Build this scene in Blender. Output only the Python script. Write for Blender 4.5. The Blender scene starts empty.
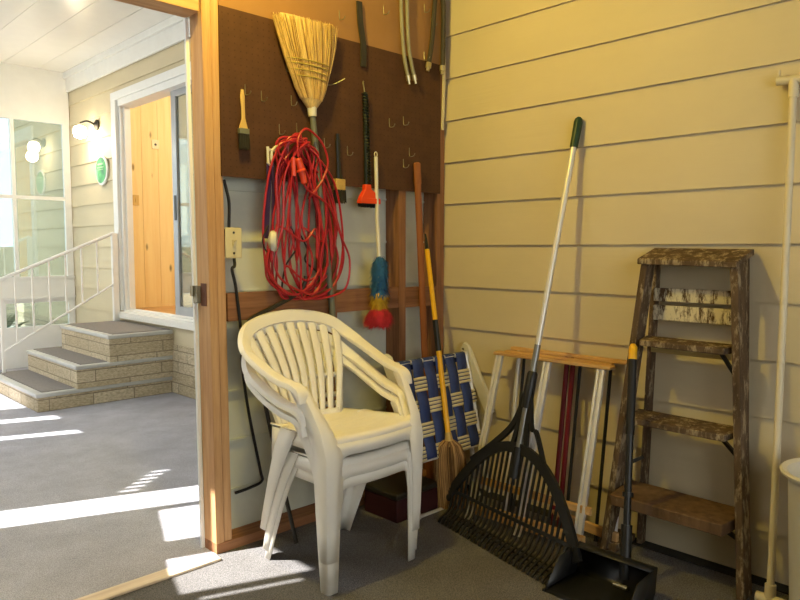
import bpy, math, random
from mathutils import Vector as V, Matrix
random.seed(7)
S = bpy.context.scene
COL = S.collection
PI = math.pi

# ------------------------------------------------------------------ materials
def lin(c):
    return c/12.92 if c <= .04045 else ((c+.055)/1.055)**2.4
def rgb(r, g, b): return (lin(r/255), lin(g/255), lin(b/255), 1)

class NT:
    def __init__(s, name):
        s.m = bpy.data.materials.new(name); s.m.use_nodes = True
        s.t = s.m.node_tree; s.b = s.t.nodes['Principled BSDF']
        s.tc = s.t.nodes.new('ShaderNodeTexCoord')
    def n(s, typ, **kw):
        o = s.t.nodes.new(typ)
        for k, v in kw.items():
            if k in o.inputs: o.inputs[k].default_value = v
            else: setattr(o, k, v)
        return o
    def l(s, a, b): s.t.links.new(a, b)
    def mapping(s, scale):
        mp = s.n('ShaderNodeMapping'); mp.inputs['Scale'].default_value = scale
        s.l(s.tc.outputs['Object'], mp.inputs['Vector']); return mp.outputs['Vector']
    def noise(s, scale, stretch=(1, 1, 1), detail=4, rough=.6):
        o = s.n('ShaderNodeTexNoise'); o.inputs['Scale'].default_value = scale
        o.inputs['Detail'].default_value = detail; o.inputs['Roughness'].default_value = rough
        s.l(s.mapping(stretch), o.inputs['Vector']); return o.outputs['Fac']
    def ramp(s, fac, stops):
        r = s.n('ShaderNodeValToRGB'); e = r.color_ramp.elements
        while len(e) < len(stops): e.new(.5)
        for i, (p, c) in enumerate(stops): e[i].position = p; e[i].color = c
        s.l(fac, r.inputs['Fac']); return r.outputs['Color']
    def mix(s, fac, a, b):
        m = s.n('ShaderNodeMix'); m.data_type = 'RGBA'
        for sock, v in ((m.inputs[0], fac), (m.inputs[6], a), (m.inputs[7], b)):
            if hasattr(v, 'is_linked'): s.l(v, sock)
            else: sock.default_value = v
        return m.outputs[2]
    def bump(s, fac, strength=.3, dist=.002):
        b = s.n('ShaderNodeBump'); b.inputs['Strength'].default_value = strength; b.inputs['Distance'].default_value = dist
        s.l(fac, b.inputs['Height']); s.l(b.outputs['Normal'], s.b.inputs['Normal'])
    def color(s, c):
        if hasattr(c, 'is_linked'): s.l(c, s.b.inputs['Base Color'])
        else: s.b.inputs['Base Color'].default_value = c

def dk(c, f): return (c[0]*f, c[1]*f, c[2]*f, 1)

def M(name, c, rough=.6, metal=0., var=.15, vs=9, stretch=(1, 1, 1), bump=0., bs=80, spec=.5):
    k = NT(name); k.b.inputs['Roughness'].default_value = rough; k.b.inputs['Metallic'].default_value = metal
    k.b.inputs['Specular IOR Level'].default_value = spec
    f = k.noise(vs, stretch)
    k.color(k.ramp(f, [(.3, dk(c, 1-var)), (.7, dk(c, 1+var*.6))]))
    if bump: k.bump(k.noise(bs, stretch), bump)
    return k.m

def wood(name, c1, c2, axis='z', scale=14, rough=.65, knots=True):
    k = NT(name); k.b.inputs['Roughness'].default_value = rough; k.b.inputs['Specular IOR Level'].default_value = .25
    st = {'x': (.06, 1, 1), 'y': (1, .06, 1), 'z': (1, 1, .06)}[axis]
    f = k.noise(scale*2.5, st, 6, .65)
    col = k.ramp(f, [(.28, c2), (.62, c1)])
    if knots:
        v = k.n('ShaderNodeTexVoronoi'); v.inputs['Scale'].default_value = 3.2
        k.l(k.mapping({'x': (.6, 1.6, 1.6), 'y': (1.6, .6, 1.6), 'z': (1.6, 1.6, .6)}[axis]), v.inputs['Vector'])
        kf = k.ramp(v.outputs['Distance'], [(.03, (1, 1, 1, 1)), (.09, (0, 0, 0, 1))])
        col = k.mix(kf, col, dk(c2, .35))
    k.color(col); k.bump(f, .15, .002); return k.m

def flaky(name, base, paint, amount):
    k = NT(name); k.b.inputs['Roughness'].default_value = .8; k.b.inputs['Specular IOR Level'].default_value = .2
    g = k.noise(26, (1, 1, .25), 6)
    col = k.ramp(g, [(.3, dk(base, .55)), (.7, dk(base, 1.25))])
    f = k.noise(34, (1, 1, .3), 8, .75)
    mask = k.ramp(f, [(1-amount-.04, (0, 0, 0, 1)), (1-amount+.06, (1, 1, 1, 1))])
    col = k.mix(mask, col, paint)
    k.color(col); k.bump(f, .5, .003); return k.m

def m_siding(name, c):
    k = NT(name); k.b.inputs['Roughness'].default_value = .55; k.b.inputs['Specular IOR Level'].default_value = .35
    g = k.noise(55, (1, .05, 1.2), 5, .6)
    f = k.noise(3, (1, .5, 1))
    k.color(k.ramp(f, [(.3, dk(c, .94)), (.7, dk(c, 1.03))]))
    k.bump(g, .3, .003); return k.m

def m_carpet(name, ca, cb):
    k = NT(name); k.b.inputs['Roughness'].default_value = .95; k.b.inputs['Specular IOR Level'].default_value = .1
    f = k.noise(260, detail=2); g = k.noise(5, detail=3)
    a = k.ramp(f, [(.3, ca), (.7, cb)])
    b = k.ramp(g, [(.3, (.80, .79, .78, 1)), (.7, (1, 1, 1, 1))])
    mm = k.n('ShaderNodeMix'); mm.data_type = 'RGBA'; mm.blend_type = 'MULTIPLY'; mm.inputs[0].default_value = 1
    k.l(a, mm.inputs[6]); k.l(b, mm.inputs[7]); k.color(mm.outputs[2]); k.bump(f, .6, .004); return k.m

def m_stone():
    k = NT('ledge stone veneer'); k.b.inputs['Roughness'].default_value = .85
    sx = k.n('ShaderNodeSeparateXYZ'); k.l(k.tc.outputs['Object'], sx.inputs[0])
    ad = k.n('ShaderNodeMath', operation='ADD'); k.l(sx.outputs['X'], ad.inputs[0]); k.l(sx.outputs['Y'], ad.inputs[1])
    cx = k.n('ShaderNodeCombineXYZ'); k.l(ad.outputs[0], cx.inputs['X']); k.l(sx.outputs['Z'], cx.inputs['Y'])
    b = k.n('ShaderNodeTexBrick'); k.l(cx.outputs[0], b.inputs['Vector'])
    b.inputs['Scale'].default_value = 1; b.inputs['Brick Width'].default_value = .52; b.inputs['Row Height'].default_value = .088
    b.inputs['Mortar Size'].default_value = .004; b.offset_frequency = 2; b.squash = .6; b.squash_frequency = 3
    b.inputs['Color1'].default_value = rgb(228, 216, 190); b.inputs['Color2'].default_value = rgb(208, 194, 164); b.inputs['Mortar'].default_value = rgb(160, 148, 126)
    f = k.noise(40, (1, 1, 2.5), 6, .7)
    r = k.ramp(f, [(.3, (.55, .5, .42, 1)), (.65, (1.05, 1.03, 1, 1))])
    mm = k.n('ShaderNodeMix'); mm.data_type = 'RGBA'; mm.blend_type = 'MULTIPLY'; mm.inputs[0].default_value = 1
    k.l(b.outputs['Color'], mm.inputs[6]); k.l(r, mm.inputs[7]); k.color(mm.outputs[2]); k.bump(f, .8, .01); return k.m

def m_pegboard(name, c):
    k = NT(name); k.b.inputs['Roughness'].default_value = .6; k.b.inputs['Specular IOR Level'].default_value = .25
    v = k.mapping((1/.0254,)*3)
    fr = k.n('ShaderNodeVectorMath', operation='FRACTION'); k.l(v, fr.inputs[0])
    sp = k.n('ShaderNodeSeparateXYZ'); k.l(fr.outputs[0], sp.inputs[0])
    cb = k.n('ShaderNodeCombineXYZ'); k.l(sp.outputs['X'], cb.inputs['X']); k.l(sp.outputs['Z'], cb.inputs['Y'])
    ds = k.n('ShaderNodeVectorMath', operation='DISTANCE'); k.l(cb.outputs[0], ds.inputs[0]); ds.inputs[1].default_value = (.5, .5, 0)
    hole = k.ramp(ds.outputs['Value'], [(.09, (1, 1, 1, 1)), (.13, (0, 0, 0, 1))])
    f = k.noise(14, detail=5)
    col = k.ramp(f, [(.3, dk(c, .85)), (.7, dk(c, 1.12))])
    k.color(k.mix(hole, col, dk(c, .62))); return k.m

def m_emit(name, c, s):
    k = NT(name); k.b.inputs['Emission Color'].default_value = c; k.b.inputs['Emission Strength'].default_value = s
    k.color(c); return k.m

def m_frost(name):
    m = bpy.data.materials.new(name); m.use_nodes = True; t = m.node_tree
    t.nodes.remove(t.nodes['Principled BSDF']); out = t.nodes['Material Output']
    a = t.nodes.new('ShaderNodeBsdfTranslucent'); a.inputs[0].default_value = (.34, .37, .40, 1)
    b = t.nodes.new('ShaderNodeBsdfDiffuse'); b.inputs[0].default_value = (.85, .88, .9, 1)
    mx = t.nodes.new('ShaderNodeMixShader'); mx.inputs[0].default_value = .1
    t.links.new(a.outputs[0], mx.inputs[1]); t.links.new(b.outputs[0], mx.inputs[2]); t.links.new(mx.outputs[0], out.inputs[0])
    return m
def m_glass(name, gloss):
    m = bpy.data.materials.new(name); m.use_nodes = True; t = m.node_tree
    t.nodes.remove(t.nodes['Principled BSDF']); out = t.nodes['Material Output']
    tr = t.nodes.new('ShaderNodeBsdfTransparent'); tr.inputs[0].default_value = (.62, .70, .70, 1)
    gl = t.nodes.new('ShaderNodeBsdfGlossy'); gl.inputs['Roughness'].default_value = .01
    mx = t.nodes.new('ShaderNodeMixShader'); mx.inputs[0].default_value = gloss
    t.links.new(tr.outputs[0], mx.inputs[1]); t.links.new(gl.outputs[0], mx.inputs[2]); t.links.new(mx.outputs[0], out.inputs[0])
    return m

CARPET = m_carpet('dark grey carpet', rgb(76, 75, 76), rgb(140, 138, 138))
CARPETP = m_carpet('pale grey porch carpet', rgb(148, 148, 157), rgb(210, 209, 218))
SIDING = m_siding('cream lap siding', rgb(214, 201, 168))
SHEATH = M('unpainted siding back', rgb(214, 216, 198), .8, var=.1, vs=5, bump=.2)
STUD = wood('fir stud', rgb(160, 114, 78), rgb(112, 74, 48), 'z')
STUDX = wood('fir board', rgb(164, 116, 80), rgb(116, 76, 50), 'x')
POST = wood('door post fir', rgb(214, 172, 126), rgb(180, 132, 88), 'z')
HEAD = wood('door header fir', rgb(214, 172, 126), rgb(180, 132, 88), 'x')
THRES = wood('threshold pine', rgb(232, 214, 190), rgb(206, 184, 156), 'x')
PEGD = m_pegboard('dark brown pegboard', rgb(84, 56, 38))
PEGL = M('tan hardboard', rgb(158, 116, 72), .55, var=.08, vs=6)
WHITE = M('white paint', rgb(238, 238, 234), .5, var=.03)
CEILW = M('white gloss ceiling panel', rgb(240, 238, 232), .22, var=.02)
PLASTIC = M('cream moulded plastic', rgb(250, 246, 234), .36, var=.03, vs=4)
METALW = M('white painted metal', rgb(238, 236, 230), .4, var=.03)
ALU = M('aluminium', rgb(232, 230, 224), .38, .35, var=.06, vs=20)
ALUG = M('grey aluminium frame', rgb(168, 172, 178), .4, .5, var=.06)
STEEL = M('galvanised wire', rgb(150, 144, 124), .4, .7, var=.1)
BLACKP = M('black plastic', rgb(30, 31, 32), .42, var=.15)
BLACKM = M('black rubber', rgb(26, 26, 27), .6, var=.1)
DARKM = M('dark bronze metal', rgb(58, 54, 46), .45, .5, var=.1)
GREYP = M('grey painted handle', rgb(112, 114, 98), .5, var=.12)
GREYA = M('grey metal handle', rgb(150, 152, 150), .35, .6, var=.08)
GREEN = M('dark green grip', rgb(22, 60, 42), .45, var=.1)
STRAW = M('broom straw', rgb(222, 190, 124), .8, var=.32, vs=110, stretch=(1, 1, .06))
STRAWD = M('brown broom straw', rgb(166, 126, 78), .8, var=.55, vs=130, stretch=(1, 1, .06))
STITCH = M('green stitching', rgb(176, 158, 70), .7)
REDC = M('red cord jacket', rgb(182, 36, 46), .4, var=.1, vs=14)
REDP = M('orange red plug', rgb(226, 74, 44), .4, var=.08)
PURPLE = M('purple webbing', rgb(66, 42, 84), .75, var=.15)
IVORY = M('ivory plastic', rgb(226, 214, 170), .4, var=.03)
OFFW = M('off white plastic', rgb(222, 218, 200), .45, var=.04)
ORANGE = M('orange plastic', rgb(238, 74, 30), .4, var=.06)
TAN = wood('light handle wood', rgb(222, 190, 122), rgb(184, 146, 84), 'z', knots=False)
BROWNH = wood('varnished handle wood', rgb(164, 104, 62), rgb(126, 72, 40), 'z', knots=False)
YELLOW = M('yellow handle', rgb(240, 184, 26), .4, var=.06)
FERR = M('tan ferrule', rgb(206, 172, 98), .45, .2, var=.2, vs=40)
BRISD = M('dark bristle', rgb(58, 54, 44), .85, var=.3, vs=60, stretch=(3, 3, .3))
FLB = M('blue fluff', rgb(52, 108, 160), .95, var=.3, vs=40)
FLY = M('yellow fluff', rgb(214, 174, 52), .95, var=.3, vs=40)
FLR = M('red fluff', rgb(206, 52, 66), .95, var=.3, vs=40)
BLUEW = M('blue webbing', rgb(50, 68, 124), .7, var=.15, vs=30)
CREAMW = M('cream webbing', rgb(222, 210, 168), .7, var=.08)
DRED = M('maroon paint', rgb(118, 18, 26), .4, var=.1)
SLATW = wood('honey slat wood', rgb(222, 182, 124), rgb(184, 136, 82), 'y')
LADW = flaky('old ladder wood', rgb(98, 80, 60), rgb(164, 148, 118), .45)
LADP = flaky('flaking cream paint', rgb(96, 74, 52), rgb(222, 212, 180), .54)
BRASS = M('brass fitting', rgb(196, 186, 150), .35, .8, var=.1)
PVC = M('cream pvc', rgb(226, 216, 186), .4, var=.04)
PINE = wood('knotty pine panel', rgb(248, 226, 172), rgb(238, 208, 146), 'z', 6)
STONE = m_stone()
GREYC = M('grey step carpet', rgb(132, 126, 122), .95, var=.2, vs=90)
NOSE = M('aluminium step nosing', rgb(196, 196, 192), .5, .2, var=.08)
GLASS = m_glass('window glass', .22)
GLASSD = m_glass('sliding door glass', .35)
SIGNG = None
BULB = m_emit('lit bulb', (1, .85, .6, 1), 30)
LEAF = M('plant leaf', rgb(104, 128, 100), .5, var=.3)
GREENL = M('garden leaf', rgb(120, 160, 50), .6, var=.4)
DARKB = M('dark floor strip', rgb(40, 38, 34), .8, var=.2)
STONEG = M('grey gravel yard', rgb(170, 165, 155), .9, var=.2)
STRAW2 = M('dark broom straw', rgb(150, 112, 58), .85); STRAW3 = M('pale broom straw', rgb(232, 206, 146), .8)
STRAWD2 = M('umber broom straw', rgb(98, 68, 38), .85); STRAWD3 = M('tan broom straw', rgb(196, 156, 98), .8)
BOXR = M('dark red metal', rgb(58, 16, 18), .55, var=.12)
WALLP = M('plain wallboard', rgb(206, 196, 172), .8, var=.05)
RAFT = M('unfinished wood boards', rgb(128, 108, 82), .85, var=.15)

# ------------------------------------------------------------------ mesh helpers
def cr(P, n=6, closed=False):
    P = [V(p) for p in P]; out = []; N = len(P)
    rng = range(N) if closed else range(N-1)
    for i in rng:
        if closed: a, b, c, d = P[(i-1) % N], P[i], P[(i+1) % N], P[(i+2) % N]
        else: a, b, c, d = P[max(i-1, 0)], P[i], P[i+1], P[min(i+2, N-1)]
        for k in range(n):
            t = k/n
            out.append(.5*((2*b)+(c-a)*t+(2*a-5*b+4*c-d)*t*t+(3*b-a-3*c+d)*t**3))
    if not closed: out.append(P[-1])
    return out

class MB:
    def __init__(s): s.v = []; s.f = []; s.mi = []; s.cur = 0
    def add(s, vs, fs):
        o = len(s.v); s.v += [V(p) for p in vs]
        for f in fs: s.f.append([o+i for i in f]); s.mi.append(s.cur)
        return s
    def hexa(s, c):  # 8 corners: bottom 4 ccw, top 4 ccw
        return s.add(c, [(3, 2, 1, 0), (4, 5, 6, 7), (0, 1, 5, 4), (1, 2, 6, 5), (2, 3, 7, 6), (3, 0, 4, 7)])
    def box(s, a, b):
        x0, x1 = sorted((a[0], b[0])); y0, y1 = sorted((a[1], b[1])); z0, z1 = sorted((a[2], b[2]))
        return s.hexa([(x0, y0, z0), (x1, y0, z0), (x1, y1, z0), (x0, y1, z0), (x0, y0, z1), (x1, y0, z1), (x1, y1, z1), (x0, y1, z1)])
    def beam(s, p, q, w, t, side=(1, 0, 0), w2=None, t2=None):
        p, q = V(p), V(q); d = (q-p).normalized(); a = V(side); a = (a-d*a.dot(d)).normalized(); b = d.cross(a)
        w2 = w if w2 is None else w2; t2 = t if t2 is None else t2
        def ring(c, w, t): return [c-a*w/2-b*t/2, c+a*w/2-b*t/2, c+a*w/2+b*t/2, c-a*w/2+b*t/2]
        return s.hexa(ring(p, w, t)+ring(q, w2, t2))
    def tube(s, P, r, n=8, closed=False):
        P = [V(p) for p in P]; N = len(P); R = r if isinstance(r, (list, tuple)) else [r]*N
        up = None; rings = []
        for i in range(N):
            if closed: d = P[(i+1) % N]-P[i-1]
            else: d = P[min(i+1, N-1)]-P[max(i-1, 0)]
            d = d.normalized() if d.length > 1e-9 else V((0, 0, 1))
            if up is None:
                up = V((0, 0, 1)) if abs(d.z) < .9 else V((1, 0, 0))
            up = (up-d*up.dot(d)); up = up.normalized() if up.length > 1e-6 else d.orthogonal().normalized()
            b = d.cross(up)
            rings.append([P[i]+(up*math.cos(2*PI*k/n)+b*math.sin(2*PI*k/n))*R[i] for k in range(n)])
        vs = [p for r_ in rings for p in r_]; fs = []
        for i in range(N if closed else N-1):
            j = (i+1) % N
            for k in range(n): fs.append((i*n+k, i*n+(k+1) % n, j*n+(k+1) % n, j*n+k))
        if not closed: fs += [tuple(range(n))[::-1], tuple((N-1)*n+k for k in range(n))]
        return s.add(vs, fs)
    def lathe(s, prof, c=(0, 0, 0), axis=(0, 0, 1), n=20, cap=True):
        ax = V(axis).normalized(); a = ax.orthogonal().normalized(); b = ax.cross(a); c = V(c); vs = []; fs = []
        for r, h in prof:
            for k in range(n): vs.append(c+ax*h+(a*math.cos(2*PI*k/n)+b*math.sin(2*PI*k/n))*r)
        for i in range(len(prof)-1):
            for k in range(n): fs.append((i*n+k, i*n+(k+1) % n, (i+1)*n+(k+1) % n, (i+1)*n+k))
        if cap: fs += [tuple(range(n))[::-1], tuple((len(prof)-1)*n+k for k in range(n))]
        return s.add(vs, fs)
    def sweep(s, P, W, prof, scale=None):
        # W = width direction per point, prof = 2D loop (along width, along thickness)
        P = [V(p) for p in P]; N = len(P); m = len(prof); vs = []; fs = []
        for i in range(N):
            d = (P[min(i+1, N-1)]-P[max(i-1, 0)]).normalized(); w = V(W[i]); w = (w-d*w.dot(d)).normalized(); t = d.cross(w)
            k = scale[i] if scale else (1, 1)
            for a, b in prof: vs.append(P[i]+w*a*k[0]+t*b*k[1])
        for i in range(N-1):
            for k in range(m): fs.append((i*m+k, i*m+(k+1) % m, (i+1)*m+(k+1) % m, (i+1)*m+k))
        fs += [tuple(range(m))[::-1], tuple((N-1)*m+k for k in range(m))]
        return s.add(vs, fs)
    def grid(s, rows):
        m = len(rows[0]); vs = [p for r in rows for p in r]; fs = []
        for i in range(len(rows)-1):
            for k in range(m-1): fs.append((i*m+k, i*m+k+1, (i+1)*m+k+1, (i+1)*m+k))
        return s.add(vs, fs)
    def loft(s, rings):
        m = len(rings[0]); vs = [p for r in rings for p in r]; fs = []
        for i in range(len(rings)-1):
            for k in range(m): fs.append((i*m+k, i*m+(k+1) % m, (i+1)*m+(k+1) % m, (i+1)*m+k))
        fs += [tuple(range(m))[::-1], tuple((len(rings)-1)*m+k for k in range(m))]
        return s.add(vs, fs)
    def build(s, name, mats, parent=None, smooth=35, solid=0, bevel=0, offset=0, origin=None):
        me = bpy.data.meshes.new(name)
        if parent is not None: o0 = ORG[parent]
        elif origin is not None: o0 = V(origin)
        else:
            xs = [p.x for p in s.v]; ys = [p.y for p in s.v]
            o0 = V(((min(xs)+max(xs))/2, (min(ys)+max(ys))/2, min(p.z for p in s.v)))
        me.from_pydata([p-o0 for p in s.v], [], s.f)
        if not isinstance(mats, (list, tuple)): mats = [mats]
        for m in mats: me.materials.append(m)
        for i, p in enumerate(me.polygons): p.material_index = s.mi[i]
        me.validate()
        import bmesh
        bm = bmesh.new(); bm.from_mesh(me); bmesh.ops.recalc_face_normals(bm, faces=bm.faces); bm.to_mesh(me); bm.free()
        if smooth:
            me.shade_smooth(); me.set_sharp_from_angle(angle=math.radians(smooth))
        o = bpy.data.objects.new(name, me); COL.objects.link(o)
        if solid:
            md = o.modifiers.new('thickness', 'SOLIDIFY'); md.thickness = solid; md.offset = offset
        if bevel:
            md = o.modifiers.new('bevel', 'BEVEL'); md.width = bevel; md.segments = 2; md.limit_method = 'ANGLE'
        if parent is not None: o.parent = parent; ORG[o] = o0
        else: o.location = o0; ORG[o] = o0
        return o
ORG = {}
def tag(o, label, cat, group=None):
    o['label'] = label; o['category'] = cat
    if group: o['group'] = group
    return o
def thing(name, loc, label, cat, group=None):
    o = bpy.data.objects.new(name, None); COL.objects.link(o); o.location = loc; o.empty_display_size = .05
    ORG[o] = V(loc); return tag(o, label, cat, group)
def struct(o): o['kind'] = 'structure'; return o
def copy_tree(root, loc, label=None):
    r = root.copy(); COL.objects.link(r); r.location = loc
    if label: r['label'] = label
    for ch in list(root.children):
        c = ch.copy(); COL.objects.link(c); c.parent = r
        for g in list(ch.children):
            d = g.copy(); COL.objects.link(d); d.parent = c
    return r
def bx(a, b): return MB().box(a, b)

# ------------------------------------------------------------------ setting
struct(bx((-4.3, -4.1, -.08), (2.6, 0, 0)).build('floor', CARPET)); struct(bx((-4.3, 0, -.08), (2.6, 8, 0)).build('floor', CARPETP))
E0, Z0 = .20308, 2.40573
def siding(mb, y0, y1, zlo, zhi, x=0.):
    for k in range(-3, 13):
        b = Z0-E0*k; t = b+E0
        lo, hi = max(b, zlo), min(t, zhi)
        if hi-lo < .004: continue
        fx = lambda z: x-.011+.013*(z-b)/E0
        xb = x+.03
        mb.hexa([(fx(lo), y0, lo), (xb, y0, lo), (xb, y1, lo), (fx(lo), y1, lo), (fx(hi)-.0, y0, hi), (xb, y0, hi), (xb, y1, hi), (fx(hi), y1, hi)])
m = MB()
siding(m, -4, 2.2, 0.0, 2.75); siding(m, 2.2, 4.0, 2.5, 3.0); siding(m, 2.2, 4.0, .40, .58); siding(m, 4.0, 7.15, .40, 3.0); siding(m, .12, 2.2, 2.75, 3.0)
m.box((.03, -4, 0), (.1, 2.2, 3.0)); m.box((.03, 2.2, 2.5), (.1, 4.0, 3)); m.box((.03, 2.2, 0), (.1, 4.0, .58)); m.box((.03, 4.0, 0), (.1, 7.15, 3.0))
WR = struct(m.build('wall_right', SIDING, smooth=0, origin=(0, 0, 0)))
struct(bx((-.012, -.352, Z0-.004), (-.0, -.348, Z0+.3)).build('trim_1', DARKM))          # butt joint in the siding
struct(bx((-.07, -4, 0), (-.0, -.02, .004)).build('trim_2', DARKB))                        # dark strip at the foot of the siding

# back wall: siding back + studs
WB = bpy.data.objects.new('wall_back', None); COL.objects.link(WB); ORG[WB] = V((0, 0, 0)); WB['kind'] = 'structure'
m = MB()
for k in range(0, 15):
    z = .2*k+.004
    m.hexa([(-1.3, .090, z), (0, .090, z), (0, .115, z), (-1.3, .115, z), (-1.3, .100, z+.2), (0, .100, z+.2), (0, .115, z+.2), (-1.3, .115, z+.2)])
    m.box((-1.3, .086, z-.006), (0, .1, z+.003))
m.box((-4.3, .06, 0), (-2.75, .115, 2.9)); m.box((-2.75, .06, 2.03), (-1.3, .115, 2.9))
o = m.build('siding_board', SHEATH, WB, smooth=0)
def part(mb, name, mat, parent, **k): return mb.build(name, mat, parent, **k)
part(bx((-.745, 0, .038), (-.70, .09, 2.7)), 'stud', STUD, WB)
part(bx((-.325, 0, .038), (-.281, .09, 2.7)), 'stud', STUD, WB)
part(bx((-.066, 0, .038), (-.012, .09, 2.7)), 'stud', STUD, WB)
part(bx((-1.232, .001, .893), (-.745, .04, 1.0)), 'blocking_board', STUDX, WB)
part(bx((-.70, .004, .893), (-.325, .04, .99)), 'blocking_board', STUDX, WB)
part(bx((-.281, .004, .89), (-.066, .04, .985)), 'blocking_board', STUDX, WB)
part(bx((-1.3, -.002, 0), (-.012, .09, .038)), 'sole_plate', STUDX, WB)
# door post and header
m = MB(); m.hexa([(-1.30, 0, .038), (-1.266, 0, .038), (-1.266, .09, .038), (-1.30, .09, .038), (-1.324, 0, 2.7), (-1.29, 0, 2.7), (-1.29, .09, 2.7), (-1.324, .09, 2.7)])
p1 = struct(m.build('trim_3', POST, bevel=.002))
m = MB(); m.hexa([(-1.264, .003, .038), (-1.231, .003, .038), (-1.231, .09, .038), (-1.264, .09, .038), (-1.288, .003, 2.7), (-1.25, .003, 2.7), (-1.25, .09, 2.7), (-1.288, .09, 2.7)])
struct(m.build('trim_4', POST, bevel=.002))
struct(bx((-2.75, 0, 2.02), (-1.326, .1, 2.7)).build('trim_5', HEAD, bevel=.003))
struct(bx((-2.75, -.062, 0), (-1.315, .002, .012)).build('trim_6', THRES, bevel=.004))
m = MB(); m.hexa([(-1.312, .0905, 0), (-1.300, .0905, 0), (-1.300, .104, 0), (-1.312, .104, 0), (-1.334, .0905, 2.02), (-1.322, .0905, 2.02), (-1.322, .104, 2.02), (-1.334, .104, 2.02)])
struct(m.build('trim_7', WHITE))
# rest of the garage shell
struct(bx((-4.3, -4.1, 2.75), (.1, .115, 2.82)).build('ceiling', RAFT))
struct(bx((-4.4, -4.1, 0), (-4.3, .12, 2.8)).build('wall_left', RAFT))
m = MB(); m.box((-4.3, -4.1, 0), (.1, -4.0, .7)); m.box((-4.3, -4.1, 2.25), (.1, -4.0, 2.8)); m.box((-4.3, -4.1, .7), (-3.9, -4.0, 2.25)); m.box((-1.0, -4.1, .7), (.1, -4.0, 2.25))  # unseen window opening, added to let in fill light from behind the camera
struct(m.build('wall_front', RAFT, smooth=0))
m = MB(); m.box((-2.47, -4.07, .7), (-2.43, -4.03, 2.25)); m.box((-3.9, -4.068, 1.48), (-1.0, -4.032, 1.52))
struct(m.build('fill_window', WHITE, smooth=0))  # bars of the added fill opening
# porch: ceiling panels, unseen side wall cut to shape the sun, far wall
m = MB()
for k in range(7):
    x1 = 0-.3*k
    m.box((x1-.296, .1, 2.93), (x1, 7.6, 2.97)); m.box((x1-.3, .1, 2.9335), (x1-.296, 7.6, 2.97))
m.box((-3, 5.2, 2.931), (-2.1, 7.6, 2.97))  # roof carried on past the far wall, added to shade the siding outside
struct(m.build('porch_ceiling', CEILW, smooth=0))
m = MB()
m.grid([[(-3.01+.905*i/48, .1, 2.945+.008*math.sin(i*PI/2)), (-3.01+.905*i/48, 5.2, 2.945+.008*math.sin(i*PI/2))] for i in range(49)])
struct(m.build('fill_roof_panel', m_frost('translucent fill panel'), smooth=60))  # unseen translucent panel, added to light the porch floor from above
holes = [(.36, .68, 1.86, 2.42), (.29, .312, 1.9, 2.33), (.865, 1.25, 2.07, 2.7), (1.31, 1.54, 1.4, 2.62),  # openings projected back along the sun from the patches wanted on the floor
         (3.45, 3.57, 1.9, 2.59), (2.95, 3.05, 1.8, 2.55), (3.95, 4.75, 1.7, 2.50)]
for i in range(6):
    z0 = 2.50-.062*i; holes.append((1.865-.055*i, 1.884-.055*i, z0, z0+.115))
ys = sorted({.1, 5.3}|{h[0] for h in holes}|{h[1] for h in holes}); zs = sorted({0, 2.95}|{h[2] for h in holes}|{h[3] for h in holes})
m = MB()
for a, b in zip(ys, ys[1:]):
    for c, d in zip(zs, zs[1:]):
        if any(h[0] <= (a+b)/2 <= h[1] and h[2] <= (c+d)/2 <= h[3] for h in holes): continue
        m.box((-3.012, a, c), (-3.0, b, d))
for ya, yb, z_, dz in ((.36, .68, 1.86, .11), (.865, 1.25, 2.07, .16)):  # wedges that slant the edge of two sun patches
    m.add([(-3.012, ya, z_-.002), (-3.012, yb, z_-.002), (-3.012, yb, z_+dz), (-3.0, ya, z_-.002), (-3.0, yb, z_-.002), (-3.0, yb, z_+dz)], [(0, 1, 2), (5, 4, 3), (0, 3, 4, 1), (1, 4, 5, 2), (2, 5, 3, 0)])
struct(m.build('wall_sun_mask', WHITE, smooth=0))  # unseen blocker, made to shape the sunlight
# far porch wall: white frames around glass
YF = 5.12
m = MB()
def fr(x0, x1, z0, z1, d=.06): m.box((x0, YF, z0), (x1, YF+d, z1))
fr(-3, -.012, 2.42, 2.95, .06); fr(-3, -.012, .655, .895, .07); fr(-3, -.012, 0, .40, .06)
def frv(x0, x1, z0, z1): m.box((x0, YF+.004, z0), (x1, YF+.055, z1))
frv(-.075, -.014, .4, .655); frv(-.075, -.014, .895, 2.42); frv(-.555, -.525, .895, 2.42); frv(-.70, -.655, .4, .655)
for x in (-1.3, -2.0, -2.7): frv(x, x+.09, .4, .655); frv(x, x+.09, .895, 2.42)
m.box((-3, YF-.02, .675), (-.013, YF-.001, .69)); m.box((-3, YF-.012, .87), (-.013, YF-.001, .89))
struct(m.build('wall_porch_far', WHITE, smooth=0))
w1 = struct(MB().box((-.524, YF+.01, 1.655), (-.076, YF+.03, 1.69)).build('window_1', WHITE))
part(bx((-.524, YF+.032, .896), (-.076, YF+.036, 2.419)), 'pane', GLASS, w1)
w2 = struct(MB().box((-.654, YF+.006, .635), (-.076, YF+.024, .654)).build('window_2', WHITE))
part(bx((-.654, YF+.025, .401), (-.076, YF+.029, .634)), 'pane', GLASS, w2)
w3 = struct(MB().box((-1.209, YF+.01, 1.655), (-.556, YF+.03, 1.69)).build('window_4', WHITE))
part(bx((-1.209, YF+.032, .896), (-.556, YF+.036, 2.419)), 'pane', GLASS, w3)
struct(bx((-.035, 1.9, 2.74), (-.0115, YF, 2.93)).build('trim_8', WHITE, bevel=.004))
struct(bx((-.06, 1.9, 2.87), (-.0355, YF, 2.93)).build('trim_9', WHITE, bevel=.004))
struct(bx((-.02, .12, 0), (.0, 7.15, .40)).build('baseboard_house', STONE, smooth=0))
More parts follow.
